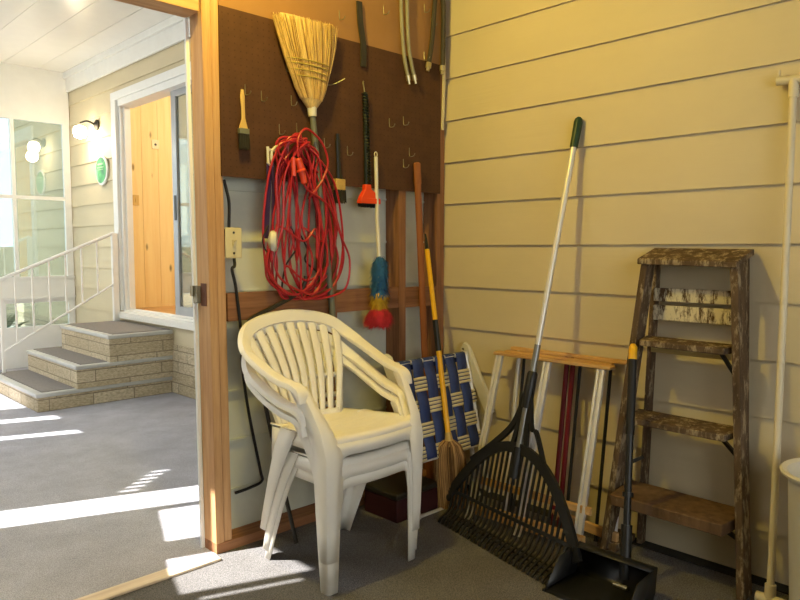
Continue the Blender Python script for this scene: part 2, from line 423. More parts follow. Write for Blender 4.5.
# sliding door
d1 = bpy.data.objects.new('door_1', None); COL.objects.link(d1); d1.location = (0, 3, .58); ORG[d1] = V((0, 3, .58)); d1['kind'] = 'structure'
m = MB(); m.box((-.03, 3.93, .61), (-.0005, 4.03, 2.49)); m.box((-.031, 2.2, 2.49), (-.0005, 4.031, 2.56)); m.box((-.02, 2.2, 2.43), (.12, 3.899, 2.489)); m.box((0, 3.90, .58), (.095, 3.95, 2.5)); m.box((.03, 3.885, .616), (.05, 3.8999, 2.43))
part(m, 'door_casing', WHITE, d1, bevel=.003)
m = MB(); m.box((-.05, 2.2, .545), (.02, 4.03, .60)); m.box((.0, 2.2, .575), (.13, 3.899, .615)); m.box((.04, 2.2, .615), (.05, 3.9, .63))
for k in range(44): m.box((-.052, 2.2+.041*k, .565), (-.049, 2.21+.041*k, .58))
part(m, 'door_sill', METALW, d1)
m = MB(); m.box((.05, 2.95, .62), (.085, 3.03, 2.44)); m.box((.05, 2.2, .62), (.085, 2.95, .70)); m.box((.05, 2.2, 2.38), (.085, 2.95, 2.44)); m.box((.05, 2.13, .62), (.085, 2.2, 2.44))
slid = part(m, 'sliding_panel', ALUG, d1, bevel=.003)
part(bx((.064, 2.2, .70), (.069, 2.95, 2.38)), 'pane', GLASSD, slid)
m = MB(); m.box((.046, 2.965, 1.4), (.05, 3.0, 1.6))
part(m, 'door_handle', BLACKP, slid)
# room behind the sliding door
struct(bx((.10, 1.2, .53), (2.5, 4.6, .58)).build('floor', M('tan room floor', rgb(206, 164, 110), .5)))
m = MB()
for k in range(14):
    m.box((.1+.17*k, 4.46, .58), (.1+.17*k+.164, 4.5, 3.0)); m.box((.1+.17*k+.164, 4.464, .58), (.1+.17*(k+1), 4.5, 3.0))
struct(m.build('wall_room_back', PINE, smooth=0))
struct(bx((2.4, 1.2, .58), (2.5, 4.46, 3)).build('wall_room_right', PINE)); struct(bx((.1, 1.1, .58), (2.5, 1.2, 3)).build('wall_room_front', PINE))
struct(bx((.1, 1.1, 3.0), (2.5, 4.6, 3.05)).build('ceiling', WALLP))
o = tag(bx((.545, 4.452, 2.17), (.62, 4.46, 2.26)).build('outlet_plate', IVORY, bevel=.003), 'small tan outlet plate on the pine wall behind the sliding door', 'outlet')
part(MB().lathe([(.012, 0), (.012, .003)], (.582, 4.452, 2.215), (0, -1, 0), 12), 'socket', DARKM, o)
o = tag(bx((.30, 4.452, 1.60), (.40, 4.46, 1.70)).build('switch_plate', TAN, bevel=.003), 'wood coloured double switch plate on the pine wall, inside the doorway', 'switch')
part(bx((.325, 4.445, 1.63), (.34, 4.452, 1.67)), 'switch_toggle', TAN, o); part(bx((.36, 4.445, 1.63), (.375, 4.452, 1.67)), 'switch_toggle', TAN, o)
# world outside
m = MB(); m.box((-9, 9.9, 0), (3, 10, 1.2)); struct(m.build('yard_wall', WALLP))
struct(bx((-12, 8, -.1), (4, 14, -.02)).build('ground', STONEG))
struct(bx((-12, -4, -.1), (-4.4, 8, -.02)).build('ground', STONEG))

# ------------------------------------------------------------------ porch things
st = thing('porch_steps', (-.5, 3.6, 0), 'three grey carpeted stone faced steps below the sliding door', 'steps')
def step(x0, y0, y1, z0, z1):
    t = bx((x0, y0, z0), (-.013 if z0 > .3 else -.021, y1, z1-.03)).build('step', STONE, st, smooth=0)
    m = MB(); m.box((x0-.012, y0-.012, z1-.03), (-.0225, y0+.04, z1)); m.box((x0-.012, y0+.04, z1-.03), (x0+.045, y1, z1))
    m.build('nosing', NOSE, t, bevel=.006)
    bx((x0+.046, y0+.041, z1-.03), (-.0225, y1, z1+.003)).build('tread', GREYC, t)
step(-1.04, 2.97, 4.12, 0, .135); step(-.77, 2.955, 4.1, .135, .308); step(-.53, 2.945, 3.98, .308, .515)
rl = thing('stair_railing', (-.5, 4.1, .12), 'white metal stair railing with thin balusters beside the porch steps', 'railing')
A, B = V((-.065, 3.95, 1.31)), V((-.97, 4.07, .915)); A2, B2 = V((-.065, 3.95, .86)), V((-.97, 4.07, .31))
ext = (B-A)*.25
MB().tube([A, B, B+ext], .015, 8).build('handrail', METALW, rl)
MB().tube([A2, B2], .010, 8).build('lower_rail', METALW, rl)
MB().beam((-.065, 3.95, .518), (-.065, 3.95, 1.31), .05, .04).build('end_post', METALW, rl, bevel=.003)
MB().beam((-.965, 4.07, .138), (-.965, 4.07, .92), .022, .022).build('end_post', METALW, rl)
for k in range(1, 7):
    t = k/7+.02
    MB().beam(A2.lerp(B2, t), A.lerp(B, t), .013, .013).build('baluster', METALW, rl)
sc = thing('wall_lamp', (-.01, 4.43, 2.3), 'lit white wall lamp on the cream siding left of the sliding door', 'lamp')
MB().lathe([(.05, 0), (.05, .012), (.02, .03)], (-.008, 4.40, 2.33), (-1, 0, 0), 16).build('lamp_base', DARKM, sc)
MB().tube(cr([(-.03, 4.40, 2.33), (-.09, 4.43, 2.36), (-.14, 4.47, 2.34)], 5), .010, 8).build('lamp_arm', DARKM, sc)
MB().lathe([(.012, -.06), (.05, -.045), (.062, 0), (.05, .045), (.015, .06)], (-.14, 4.48, 2.26), (0, 0, 1), 16).build('lamp_globe', BULB, sc)
k = NT('green disc sign'); k.b.inputs['Roughness'].default_value = .4
f = k.noise(9, (1, 1, .6), 4, .6); k.color(k.ramp(f, [(.36, rgb(70, 130, 100)), (.5, rgb(90, 190, 110)), (.62, rgb(150, 205, 170))]))
sg = tag(MB().lathe([(.135, 0), (.14, .006), (.14, .016), (.122, .02)], (-.012, 4.29, 1.90), (-1, 0, 0), 28).build('round_sign', WHITE), 'round green sign with white rim on the porch siding', 'sign')
MB().lathe([(.120, .019), (.120, .022)], (-.012, 4.29, 1.90), (-1, 0, 0), 28).build('sign_face', k.m, sg)
m = MB()
for y, z, w, h in ((4.29, 1.955, .12, .014), (4.29, 1.925, .15, .010), (4.29, 1.905, .13, .006)):
    m.box((-.0375, y-w/2, z-h/2), (-.034, y+w/2, z+h/2))
m.build('lettering', rgb and M('pale green letters', rgb(196, 236, 190), .5), sg)
# plants outside the far windows
def spiky(x, y, z, n, h, label, mat):
    m = MB(); r = random.Random(3)
    for i in range(n):
        a = r.uniform(0, 2*PI); s = r.uniform(.3, 1); P = []
        for k in range(6):
            t = k/5; P.append(V((x+math.cos(a)*s*h*.6*t, y+math.sin(a)*s*h*.6*t*.6, z+h*(t-.55*s*t*t))))
        m.tube(P, [.02, .026, .024, .018, .011, .003], 5)
    tag(m.build('spiky_plant', mat), label, 'plant')
spiky(-.63, 5.85, 0, 34, .75, 'grey green spiky plant outside the lower porch window', LEAF)
m = MB(); r = random.Random(5)
for i in range(700):
    c = V((-1.15+r.gauss(0, .28), 8.6+r.gauss(0, .25), .9+r.gauss(0, .38))); a = V((r.gauss(0, 1), r.gauss(0, 1), r.gauss(0, 1))).normalized(); b = a.orthogonal().normalized()
    if c.z < 0: continue
    m.add([c-a*.05, c+b*.022, c+a*.05, c-b*.022], [(0, 1, 2, 3)])
m.tube([(-1.15, 8.6, -.02), (-1.15, 8.6, .9)], .03)
tag(m.build('shrub', GREENL, smooth=0), 'bright green shrub in the yard beyond the far porch windows', 'shrub')

# ------------------------------------------------------------------ stacked chairs
CX, CY = -.985, -.36
def make_chair(z, label, sc=1.):
    t = thing('stacking_chair', (CX, CY, z), label, 'chair', 'stacked white plastic armchairs')
    O = V((0, 0, 0)); ORG[t] = O; t.scale = (sc, sc, 1)
    # seat
    rows = []; NX, NY = 26, 40
    for j in range(NY+1):
        v = j/NY; y = -.222+.412*v; hw = .222-.045*max(0, (v-.15)/.85); row = []
        for i in range(NX+1):
            u = -1+2*i/NX
            x = u*hw; z_ = .422-.028*v
            e = max(0, .05-v)/.05; z_ -= .022*e*e
            z_ -= .010*(1-u*u)*math.sin(PI*min(1, v*1.05))
            z_ += .008*max(0, abs(u)-.85)/.15
            yy = y+.028*u*u*(1-v)**2
            if abs(u) < .8 and .12 < v < .93: z_ -= .006*max(0, math.cos(2*PI*v*11))**4
            row.append(O+V((x, yy, z_)))
        rows.append(row)
    m = MB().grid(rows)
    # skirts: front arch and sides
    fr_, lo = [], []
    for i in range(25):
        u = -1+2*i/24; x = u*.222; y = -.222+.028*u*u; drop = .042+.085*max(0, (abs(u)-.58)/.42)**2.2
        fr_.append(O+V((x, y, .402))); lo.append(O+V((x*1.0, y-.004, .402-drop)))
    m.grid([fr_, lo])
    for s_ in (-1, 1):
        a, b = [], []
        for i in range(17):
            v = i/16; y = -.19+.36*v; x = s_*(.222-.042*v); u = 2*v-1; drop = .045+.07*max(0, (abs(u)-.6)/.4)**2
            a.append(O+V((x, y, .420-.026*v))); b.append(O+V((x+s_*.004, y, .420-.026*v-drop)))
        m.grid([a, b])
    m.build('seat', PLASTIC, t, smooth=50, solid=.005)
    # rim
    half = [(.245, -.118, .536), (.246, -.105, .566), (.248, -.072, .585), (.257, .01, .600), (.264, .11, .634), (.262, .20, .672), (.238, .262, .712), (.190, .296, .752), (.100, .314, .777), (0, .32, .785)]
    wh = [(1, 0, 0), (1, 0, 0), (1, 0, 0), (1, 0, .05), (1, 0, .1), (.85, .1, .35), (.5, .2, .75), (.3, .28, .9), (.1, .3, .95), (0, .3, .95)]
    full = half[:-1]+[half[-1]]+[(-x, y, z_) for x, y, z_ in half[:-1][::-1]]
    fw = wh[:-1]+[wh[-1]]+[(-x, y, z_) for x, y, z_ in wh[:-1][::-1]]
    # make width direction continuous (left half keeps pointing outward/up)
    P = [O+q for q in cr(full, 6)]; W = cr(fw, 6)
    prof = [(-.024, -.004), (-.021, -.010), (0, -.012), (.021, -.010), (.025, -.003), (.025, .008), (.020, .011), (-.020, .009)]
    n1 = 30
    def seg(i0, i1): return P[i0:i1+1], W[i0:i1+1]
    n = len(P)
    mb = MB(); pp, ww = seg(n1, n-1-n1); mb.sweep(pp, ww, prof)
    # fan slats
    def rimz(x):
        x = abs(x)
        for (a, b) in zip(half[::-1], half[::-1][1:]):
            if a[0] <= x <= b[0]:
                f = (x-a[0])/(b[0]-a[0]); return a[1]+(b[1]-a[1])*f, a[2]+(b[2]-a[2])*f
        return .25, .70
    NS = 9
    for i in range(NS):
        u = -1+2*i/(NS-1)
        xt = u*.212; yt, zt = rimz(xt); zt -= .012
        xb = u*.128; yb = .185-.02*u*u
        mid = V((xb+(xt-xb)*.45, yb+(yt-yb)*.40-.012, .40+(zt-.40)*.5))
        pts = cr([(xb, yb, .392), mid, (xt, yt, zt)], 7)
        rows = []
        for j, q in enumerate(pts):
            f = j/(len(pts)-1); hw = .0122+.0078*f+(.003*max(0, (f-.85)/.15))
            rows.append([O+q+V((a*hw, -.006*(1-a*a)+.012*u*u*0, 0)) for a in (-1, -.6, 0, .6, 1)])
        mb.grid(rows)
    for zc, hh in ((.545, .010), (.405, .014)):
        rows = [[], []]
        for i in range(21):
            u = -1+2*i/20; f = (zc-.40)/(.40); xb, xt = u*.128, u*.212
            yt, zt = rimz(xt); yb = .185-.02*u*u; x = xb+(xt-xb)*f*.95; y = yb+(yt-yb)*f-.006
            for r_, s_ in ((0, -1), (1, 1)): rows[r_].append(O+V((x, y, zc+s_*hh)))
        mb.grid(rows)
    # upper band under the rim
    rows = [[], []]
    for i in range(25):
        u = -1+2*i/24; x = u*.222; y, z_ = rimz(x)
        rows[0].append(O+V((x, y, z_-.005))); rows[1].append(O+V((x*.97, y-.010, z_-.052+.012*u*u)))
    mb.grid(rows)
    mb.build('backrest', PLASTIC, t, smooth=50, solid=.0035)
    for i0, i1 in ((0, n1), (n-1-n1, n-1)):
        pp, ww = seg(i0, i1); sc_ = [(1, 1)]*len(pp)
        for q in range(10):
            e_ = q if i0 == 0 else len(pp)-1-q; sc_[e_] = (.86+.014*q, .45+.055*q)
        MB().sweep(pp, ww, prof, sc_).build('armrest', PLASTIC, t, smooth=50)
    # legs
    def ell(path, s_, back=False):
        m = MB(); rows = []
        for (x, y, z_, ws, wf) in path:
            d = -1 if back else 1; c = V((s_*x, y, z_)); r_ = .012
            row = [c+V((0, d*ws, 0)), c+V((0, d*(ws*.5), 0)), c+V((0, d*r_, 0)), c+V((-s_*r_*.3, d*r_*.3, 0)), c+V((-s_*r_, 0, 0)), c+V((-s_*wf*.5, 0, 0)), c+V((-s_*wf, 0, 0))]
            rows.append([O+q for q in row])
        m.grid(rows); m.build('leg', PLASTIC, t, smooth=40, solid=.005)
    for s_ in (-1, 1):
        ell([(.222, -.205, 0, .040, .042), (.226, -.209, .10, .050, .048), (.230, -.213, .25, .062, .058), (.232, -.215, .36, .064, .072), (.234, -.192, .44, .066, .050), (.239, -.148, .51, .066, .036), (.245, -.108, .568, .07, .030), (.247, -.092, .586, .05, .03)], s_)
        ell([(.208, .228, 0, .040, .036), (.211, .195, .10, .052, .042), (.214, .155, .22, .068, .048), (.214, .118, .33, .090, .052), (.205, .088, .412, .105, .04)], s_, True)
    return t
make_chair(0, 'white plastic armchair at the bottom of the stack, its feet on the carpet', .945)
make_chair(.036, 'white plastic armchair in the middle of the stack', .968)
make_chair(.116, 'cream plastic armchair on top of the stack, whole fan backrest showing')

# ------------------------------------------------------------------ pegboards and what hangs there
pb = tag(bx((-1.252, -.008, 1.44), (-.05, -.001, 2.06)).build('pegboard', PEGD, origin=(-1.252, -.008, 1.44)), 'dark brown perforated pegboard across the stud wall', 'pegboard')
tag(bx((-1.252, -.0075, 2.06), (-.034, -.0005, 2.74)).build('hardboard_panel', PEGL), 'lighter tan hardboard panel above the dark pegboard', 'panel')
def hook(x, z, label, group, proto=[]):
    if not proto:
        m = MB(); m.tube(cr([(0, -.008, .022), (0, -.010, -.012), (0, -.016, -.019), (.004, -.032, -.018), (.006, -.040, -.006)], 4), .0018, 6)
        o = m.build('peg_hook', STEEL, origin=(0, 0, 0)); proto.append(o)
    else:
        o = proto[0].copy(); COL.objects.link(o)
    o.location = (x, 0, z); tag(o, label, 'hook', group)
for x, z in [(-1.075, 1.757), (-.994, 1.64), (-.935, 1.76), (-.769, 1.61), (-.644, 1.59), (-.395, 1.74), (-.305, 1.76), (-.266, 1.62), (-.305, 1.565)]:
    hook(x, z, 'small bare bent wire hook on the dark brown pegboard', 'bare wire hooks on the dark pegboard')
for x, z in [(-.684, 2.15), (-.43, 2.23), (-.166, 2.30), (-.118, 2.245), (-.166, 2.08)]:
    hook(x, z, 'small bare bent wire hook on the tan upper panel', 'bare wire hooks on the tan panel')
hook(-1.147, 1.77, 'wire hook holding the paintbrush with the pale wooden handle', None)
hook(-.91, 1.655, 'wire hook carrying the red cord', None)
for (x, z, l_) in ((-.955, 1.885, 'long wire hook left of the hanging straw broom'), (-.76, 1.865, 'long wire hook sticking out right of the hanging straw broom')):
    m = MB(); m.tube(cr([(x, -.008, z+.03), (x, -.012, z-.01), (x+.02, -.04, z-.012), (x+.05 if x > -.8 else x+.03, -.075, z+.01)], 5), .0024, 6)
    tag(m.build('peg_hook', STEEL), l_, 'hook')

# straw broom hanging upside down
br = thing('straw_broom', (-.86, -.05, .85), 'straw broom hanging upside down on the pegboard, grey green handle', 'broom')
bt, bb = V((-.885, -.05, 2.075)), V((-.85, -.045, 1.735)); ax = (bb-bt).normalized(); sx = V((1, 0, -.02)).normalized()
prof = [(0, .140, .026), (.08, .128, .030), (.16, .108, .032), (.22, .086, .032), (.27, .072, .032), (.31, .050, .028), (.345, .020, .018)]
L = (bb-bt).length/.345
m = MB(); rings = []
for d, a, b in prof: 
    c = bt+ax*(d*L); rings.append([c+sx*a*math.cos(2*PI*k/20)+V((0, 1, 0))*b*math.sin(2*PI*k/20) for k in range(20)])
m.loft([[bt+ax*(prof[i][0]*L)+(p-bt-ax*(prof[i][0]*L))*(.86, .86, .86, .88, .94, 1, 1)[i] for p in r_] for i, r_ in enumerate(rings)])
rr = random.Random(1)
for i in range(800):
    u = rr.uniform(-1, 1); w = rr.uniform(-1, 1)*math.sqrt(max(0, 1-u*u)); P = []
    j = rr.gauss(0, .012)
    for d, a, b in (prof[5], prof[4], prof[2], prof[1], prof[0]):
        P.append(bt+ax*(d*L)+sx*(a*u*1.02+j*max(0, 1-d/.27))+V((0, w*b*1.05, 0)))
    P[-1] += ax*(rr.uniform(-.006, .010)-.012*u)
    m.cur = rr.choice([0, 0, 0, 1, 2]); m.tube(P, [.0016, .0017, .0016, .0014, .0008], 3)
bh = m.build('bristles', [STRAW, STRAW2, STRAW3], br)
m = MB()
for d, a in ((.165, .107), (.182, .101), (.205, .093), (.228, .085)):
    c = bt+ax*(d*L); m.tube([c+sx*a*math.cos(2*PI*k/24)+V((0, 1, 0))*.034*math.sin(2*PI*k/24) for k in range(24)], .0022, 6, True)
m.build('stitching', STITCH, bh)
hb = V((-.735, -.03, .86))
MB().tube([bb-ax*.03, bb+ax*.03], [.022, .017], 12).build('collar', OFFW, br)
MB().tube([bb+ax*.02, bb.lerp(hb, .5), hb], [.0125, .013, .0135], 12).build('handle', GREYP, br)
MB().tube([hb, hb+(hb-bb).normalized()*.03], [.0138, .011], 12).build('handle_tip', BLACKP, br)

# paintbrush with pale handle
pbr = thing('paintbrush', (-1.145, -.03, 1.54), 'paintbrush with pale wooden handle hanging at the pegboard left edge', 'paintbrush')
m = MB(); P = [(-1.147, -.028, 1.765), (-1.148, -.028, 1.74), (-1.146, -.028, 1.70), (-1.145, -.028, 1.66), (-1.145, -.028, 1.635), (-1.145, -.028, 1.62)]
m.sweep(P, [(1, 0, 0)]*6, [(math.cos(a*PI/5), .7*math.sin(a*PI/5)) for a in range(10)], [(.006, .006), (.010, .008), (.008, .008), (.008, .008), (.016, .010), (.020, .012)])
m.build('handle', TAN, pbr)
bx((-1.166, -.037, 1.60), (-1.124, -.019, 1.622)).build('ferrule', GREYP, pbr, bevel=.002)
m = MB()
for i in range(160):
    x = -1.165+.041*rr.random(); y = -.036+.016*rr.random(); m.tube([(x, y, 1.602), (x+rr.gauss(0, .002), y, 1.545+rr.uniform(-.004, .006))], [.0016, .001], 3)
m.box((-1.163, -.034, 1.555), (-1.127, -.022, 1.602)); m.build('bristles', BRISD, pbr)

# leash: purple strap, white clip, round puck
ls = thing('leash', (-1.06, -.03, 1.16), 'purple strap hanging by a white clip left of the red cord', 'leash')
m = MB(); m.tube(cr([(-1.062, -.03, 1.50), (-1.064, -.03, 1.565)], 3), .006, 8); m.tube(cr([(-1.045, -.03, 1.51), (-1.045, -.03, 1.548), (-1.02, -.03, 1.573)], 4), .006, 8); m.tube([(-1.062, -.03, 1.555), (-1.03, -.03, 1.552), (-1.022, -.03, 1.535)], .005, 8); m.tube([(-1.062, -.03, 1.50), (-1.045, -.03, 1.49), (-1.045, -.03, 1.515)], .006, 8)
m.build('clip', OFFW, ls)
m = MB(); m.sweep(cr([(-1.057, -.028, 1.50), (-1.060, -.026, 1.40), (-1.066, -.022, 1.30), (-1.07, -.02, 1.21)], 5), [(1, 0, 0)]*16, [(-.011, -.0015), (.011, -.0015), (.011, .0015), (-.011, .0015)])
m.sweep(cr([(-1.046, -.034, 1.50), (-1.042, -.034, 1.38), (-1.048, -.03, 1.22)], 5), [(1, .3, 0)]*11, [(-.009, -.0015), (.009, -.0015), (.009, .0015), (-.009, .0015)])
m.build('strap', PURPLE, ls)
MB().tube(cr([(-1.07, -.035, 1.26), (-1.10, -.04, 1.20), (-1.07, -.04, 1.15), (-1.03, -.04, 1.18)], 6), .003, 6).build('loop', BLACKM, ls)
pk = tag(MB().lathe([(.018, -.018), (.030, -.014), (.043, -.006), (.044, .006), (.040, .014), (.030, .017), (.024, .010)], (-1.055, -.045, 1.198), (.75, -.6, 0), 24).build('plastic_ring', OFFW), 'thick white plastic ring hanging against the red cord bundle', 'ring')

# red extension cord
ec = thing('extension_cord', (-.87, -.05, .94), 'bright red extension cord hanging in a large looped bundle from a peg', 'cord')
m = MB(); rc = random.Random(11); pts = []
for i in range(15):
    yl = -.022-.006*(i % 8); f = i/14; f = (f*7) % 1
    tx = -.965+.11*f+rc.uniform(-.02, .02); tz = 1.615-.03*abs(f-.4)+rc.uniform(-.02, .015)
    xl = -1.095+.16*rc.random()**1.3; xr = -.70-.19*rc.random(); bz = rc.choice([.955, .965, .985, 1.0, 1.04, 1.10, .97, 1.2]); xb_ = (xl+xr)/2+rc.uniform(-.05, .05)
    j = lambda: rc.uniform(-.028, .028)
    pts += [(tx, yl-.02, tz), (tx-.05+j()*.4, yl-.008, tz-.04), (xl*.75+tx*.25+j(), yl, 1.45), (xl+.01+j(), yl, 1.27), (xl+j()*.5, yl, 1.12), (xl*.8+xb_*.2, yl, bz+.055), (xb_, yl-.006, bz), (xr*.75+xb_*.25, yl, bz+.05), (xr+j(), yl, 1.13), (xr-.01+j(), yl, 1.28), (xr*.7+tx*.3+j(), yl, 1.45), (tx+.05+j()*.4, yl-.008, tz-.045)]
m.tube(cr(pts, 6, True), .0046, 7, True)
m.tube(cr([(-.935, -.085, 1.43), (-.905, -.08, 1.40), (-.84, -.07, 1.375), (-.775, -.06, 1.33), (-.715, -.05, 1.22), (-.665, -.045, 1.12), (-.69, -.045, 1.0), (-.80, -.045, .965), (-.90, -.045, .965)], 7), .0046, 7)
m.tube(cr([(-.959, -.085, 1.53), (-.955, -.08, 1.60), (-.91, -.075, 1.645), (-.83, -.07, 1.60), (-.80, -.07, 1.52), (-.835, -.07, 1.44), (-.90, -.07, 1.37)], 7), .0046, 7)
m.build('cord', REDC, ec)
m = MB(); a, b = V((-.962, -.087, 1.525)), V((-.930, -.087, 1.425)); d = (b-a)
m.tube([a, a+d*.05, a+d*.42, a+d*.46, a+d*.5, a+d*.54, a+d*.95, b], [.009, .014, .014, .02, .02, .014, .013, .007], 12)
m.tube([a+V((-.022, 0, .0)), a+V((-.02, 0, -.07))], .009, 8)
m.build('connector', REDP, ec)
tag(MB().tube(cr([(-.93, -.03, 1.25), (-.88, -.03, 1.17), (-.89, -.03, 1.12), (-.82, -.03, 1.06), (-.84, -.03, .99), (-.90, -.03, .975), (-1.0, -.03, .99), (-.985, -.028, 1.10), (-.93, -.03, 1.18), (-.96, -.03, 1.26)], 6), .004, 6).build('black_cable', BLACKM), 'thin black cable tangled in the red cord bundle', 'cable')

# black brush with tan ferrule
b2 = thing('paintbrush', (-.68, -.02, 1.36), 'paintbrush with black handle and tan ferrule hanging right of the red cord', 'paintbrush')
MB().sweep([(-.688, -.022, 1.655), (-.688, -.022, 1.62), (-.686, -.022, 1.55), (-.683, -.022, 1.49), (-.681, -.022, 1.465)], [(1, 0, 0)]*5, [(math.cos(a*PI/5), .8*math.sin(a*PI/5)) for a in range(10)], [(.008, .008), (.012, .010), (.009, .009), (.013, .011), (.020, .013)]).build('handle', BLACKP, b2)
bx((-.707, -.034, 1.418), (-.655, -.010, 1.466)).build('ferrule', FERR, b2, bevel=.003)
m = MB(); m.box((-.704, -.031, 1.375), (-.656, -.013, 1.42))
for i in range(180):
    x = -.706+.052*rr.random(); y = -.034+.024*rr.random(); m.tube([(x, y, 1.42), (x+(x+.68)*.15, y, 1.366+rr.uniform(-.004, .006))], [.0018, .001], 3)
m.build('bristles', BRISD, b2)

# dark strap at top
tag(MB().sweep(cr([(-.583, -.02, 2.23), (-.578, -.022, 2.14), (-.560, -.02, 2.05), (-.560, -.018, 1.96)], 5), [(1, 0, 0)]*16, [(-.014, -.004), (.014, -.004), (.014, .004), (-.014, .004)]).build('hanging_strap', M('dark grey strap', rgb(52, 48, 40), .8, var=.2)), 'dark grey flat strap hanging right of the straw broom head', 'strap')
# long spring brush with orange head
ob = thing('long_handled_brush', (-.525, -.02, 1.36), 'long black spring handled brush with a bright orange head', 'brush')
m = MB(); m.tube([(-.533, -.022, 1.85), (-.530, -.022, 1.45)], .008, 8)
m.tube([V((-.533+.003*t/40, -.022, 1.85-.4*t/240))+V((.0125*math.cos(t*.8), .0125*math.sin(t*.8), 0)) for t in range(240)], .0035, 5)
m.build('handle', M('green black spring', rgb(28, 38, 32), .5, .3), ob)
MB().tube(cr([(-.535, -.022, 1.85), (-.540, -.018, 1.89), (-.533, -.012, 1.90)], 4), .003, 6).build('hanging_loop', STEEL, ob)
m = MB(); m.sweep([(-.527, -.025, 1.452), (-.527, -.025, 1.43), (-.523, -.026, 1.405), (-.520, -.026, 1.385), (-.519, -.026, 1.372)], [(1, 0, .04)]*5, [(-1, -1), (1, -1), (1, 1), (-1, 1)], [(.016, .012), (.018, .013), (.044, .014), (.056, .014), (.057, .014)])
m.box((-.577, -.045, 1.368), (-.462, -.040, 1.392)); m.build('brush_head', ORANGE, ob, bevel=.004)
m = MB()
for i in range(300):
    x = -.574+.11*rr.random(); y = -.038+.024*rr.random(); m.tube([(x, y, 1.376), (x+rr.gauss(0, .002), y, 1.355+rr.uniform(-.004, .004))], .0014, 3)
m.box((-.571, -.036, 1.36), (-.468, -.016, 1.376)); m.build('bristles', BLACKM, ob)

# rainbow duster
du = thing('fluffy_duster', (-.45, -.05, .82), 'fluffy duster in blue, yellow and red bands hanging on a white rod', 'duster')
MB().tube([(-.457, -.035, 1.575), (-.455, -.04, 1.3), (-.452, -.05, 1.13), (-.456, -.05, .86)], [.0085, .0085, .0095, .007], 10).build('handle', OFFW, du)
MB().tube(cr([(-.459, -.035, 1.57), (-.466, -.035, 1.588), (-.457, -.035, 1.598), (-.449, -.035, 1.588), (-.454, -.035, 1.57)], 4), .0025, 6).build('hanging_loop', OFFW, du)
def fluff(name, mat, z0, z1, rf, n):
    m = MB(); r_ = random.Random(n)
    for i in range(n):
        z = r_.uniform(z0, z1); a = r_.uniform(0, 2*PI); R = rf((z-z0)/(z1-z0)); c = V((-.452-.02*(1.13-z), -.055, z)); o_ = V((math.cos(a)*R, math.sin(a)*R*.7, -.02-.01*r_.random()))
        tn = V((-math.sin(a), math.cos(a), 0))*.0035; s_ = r_.uniform(.75, 1.06)
        j = V((r_.gauss(0, .006), r_.gauss(0, .005), r_.gauss(0, .006)))
        m.add([c+o_*.2-tn, c+o_*.2+tn, c+o_*.7*s_+tn+V((0, 0, .012))+j*.5, c+o_*s_+j, c+o_*.7*s_-tn+V((0, 0, .012))+j*.5], [(0, 1, 2, 3, 4)])
    m.build(name, mat, du, smooth=0)
fluff('blue_fluff', FLB, .97, 1.135, lambda t: .052 if t < .7 else .052*math.sqrt(max(.05, 1-((t-.7)/.32)**2)), 1500)
fluff('yellow_fluff', FLY, .885, .975, lambda t: .044+.01*t, 900)
fluff('red_fluff', FLR, .835, .905, lambda t: .056+.03*math.sin(PI*min(1, t*.9+.1)), 1300)

# hoses hanging from above
def hose(name, P, r_, label, mat):
    t = thing(name, P[0], label, 'hose'); C_ = cr(P, 8)
    MB().tube(C_, r_, 10).build('tube', mat, t)
    for e, f in ((C_[0], C_[1]), (C_[-1], C_[-2])):
        d = (e-f).normalized()
        MB().tube([e-d*.012, e, e+d*.012, e+d*.013, e+d*.028], [r_*1.25, r_*1.25, r_*1.25, r_*.8, r_*.8], 10).build('fitting', BRASS, t)
hose('short_hose', [(-.300, -.035, 1.952), (-.328, -.035, 2.06), (-.345, -.035, 2.25), (-.345, -.035, 2.45), (-.33, -.035, 2.56), (-.312, -.038, 2.45), (-.310, -.038, 2.25), (-.297, -.038, 2.08), (-.262, -.038, 1.96)], .0085, 'pale grey doubled hose hanging with two metal ends low on the pegboard', M('grey hose', rgb(146, 142, 120), .5))
hose('short_hose', [(-.160, -.03, 2.035), (-.135, -.03, 2.16), (-.115, -.03, 2.35), (-.09, -.035, 2.52), (-.07, -.04, 2.35), (-.068, -.04, 2.18), (-.072, -.04, 2.035)], .0115, 'dark doubled hose hanging in the corner beside the siding', M('dark hose', rgb(62, 56, 42), .55))

tag(MB().sweep(cr([(-.035, -.014, 2.70), (-.037, -.014, 2.3), (-.036, -.016, 2.0), (-.043, -.014, 1.75)], 5), [(1, 0, 0)]*16, [(-.007, -.004), (.007, -.004), (.007, .004), (-.007, .004)]).build('corner_strip', CREAMW), 'narrow pale strip hanging in the corner between panel and siding', 'strip')

# light switch on the post
sw = thing('light_switch', (-1.205, -.01, 1.135), 'ivory light switch plate with toggle beside the wooden door post', 'light switch')
bx((-1.241, -.006, 1.134), (-1.170, .0, 1.250)).build('cover_plate', IVORY, sw, bevel=.003)
MB().box((-1.211, -.012, 1.178), (-1.199, -.006, 1.204)).add([(-1.209, -.012, 1.186), (-1.201, -.012, 1.186), (-1.201, -.024, 1.203), (-1.209, -.024, 1.203), (-1.209, -.012, 1.198), (-1.201, -.012, 1.198)], [(0, 1, 2, 3), (4, 5, 2, 3), (0, 3, 4), (1, 2, 5)]).build('toggle', IVORY, sw)
for z in (1.153, 1.231): MB().lathe([(.005, 0), (.004, .002)], (-1.205, -.006, z), (0, -1, 0), 10).build('screw', DARKM, sw)
bx((-1.231, .0, 1.14), (-1.18, .06, 1.244)).build('switch_box', DARKM, sw)
tag(MB().tube(cr([(-1.231, .015, 1.43), (-1.222, .012, 1.39), (-1.213, .01, 1.34), (-1.215, .012, 1.246)], 6), .006, 8).build('black_cable', BLACKM), 'short dark cable running down into the light switch', 'cable')
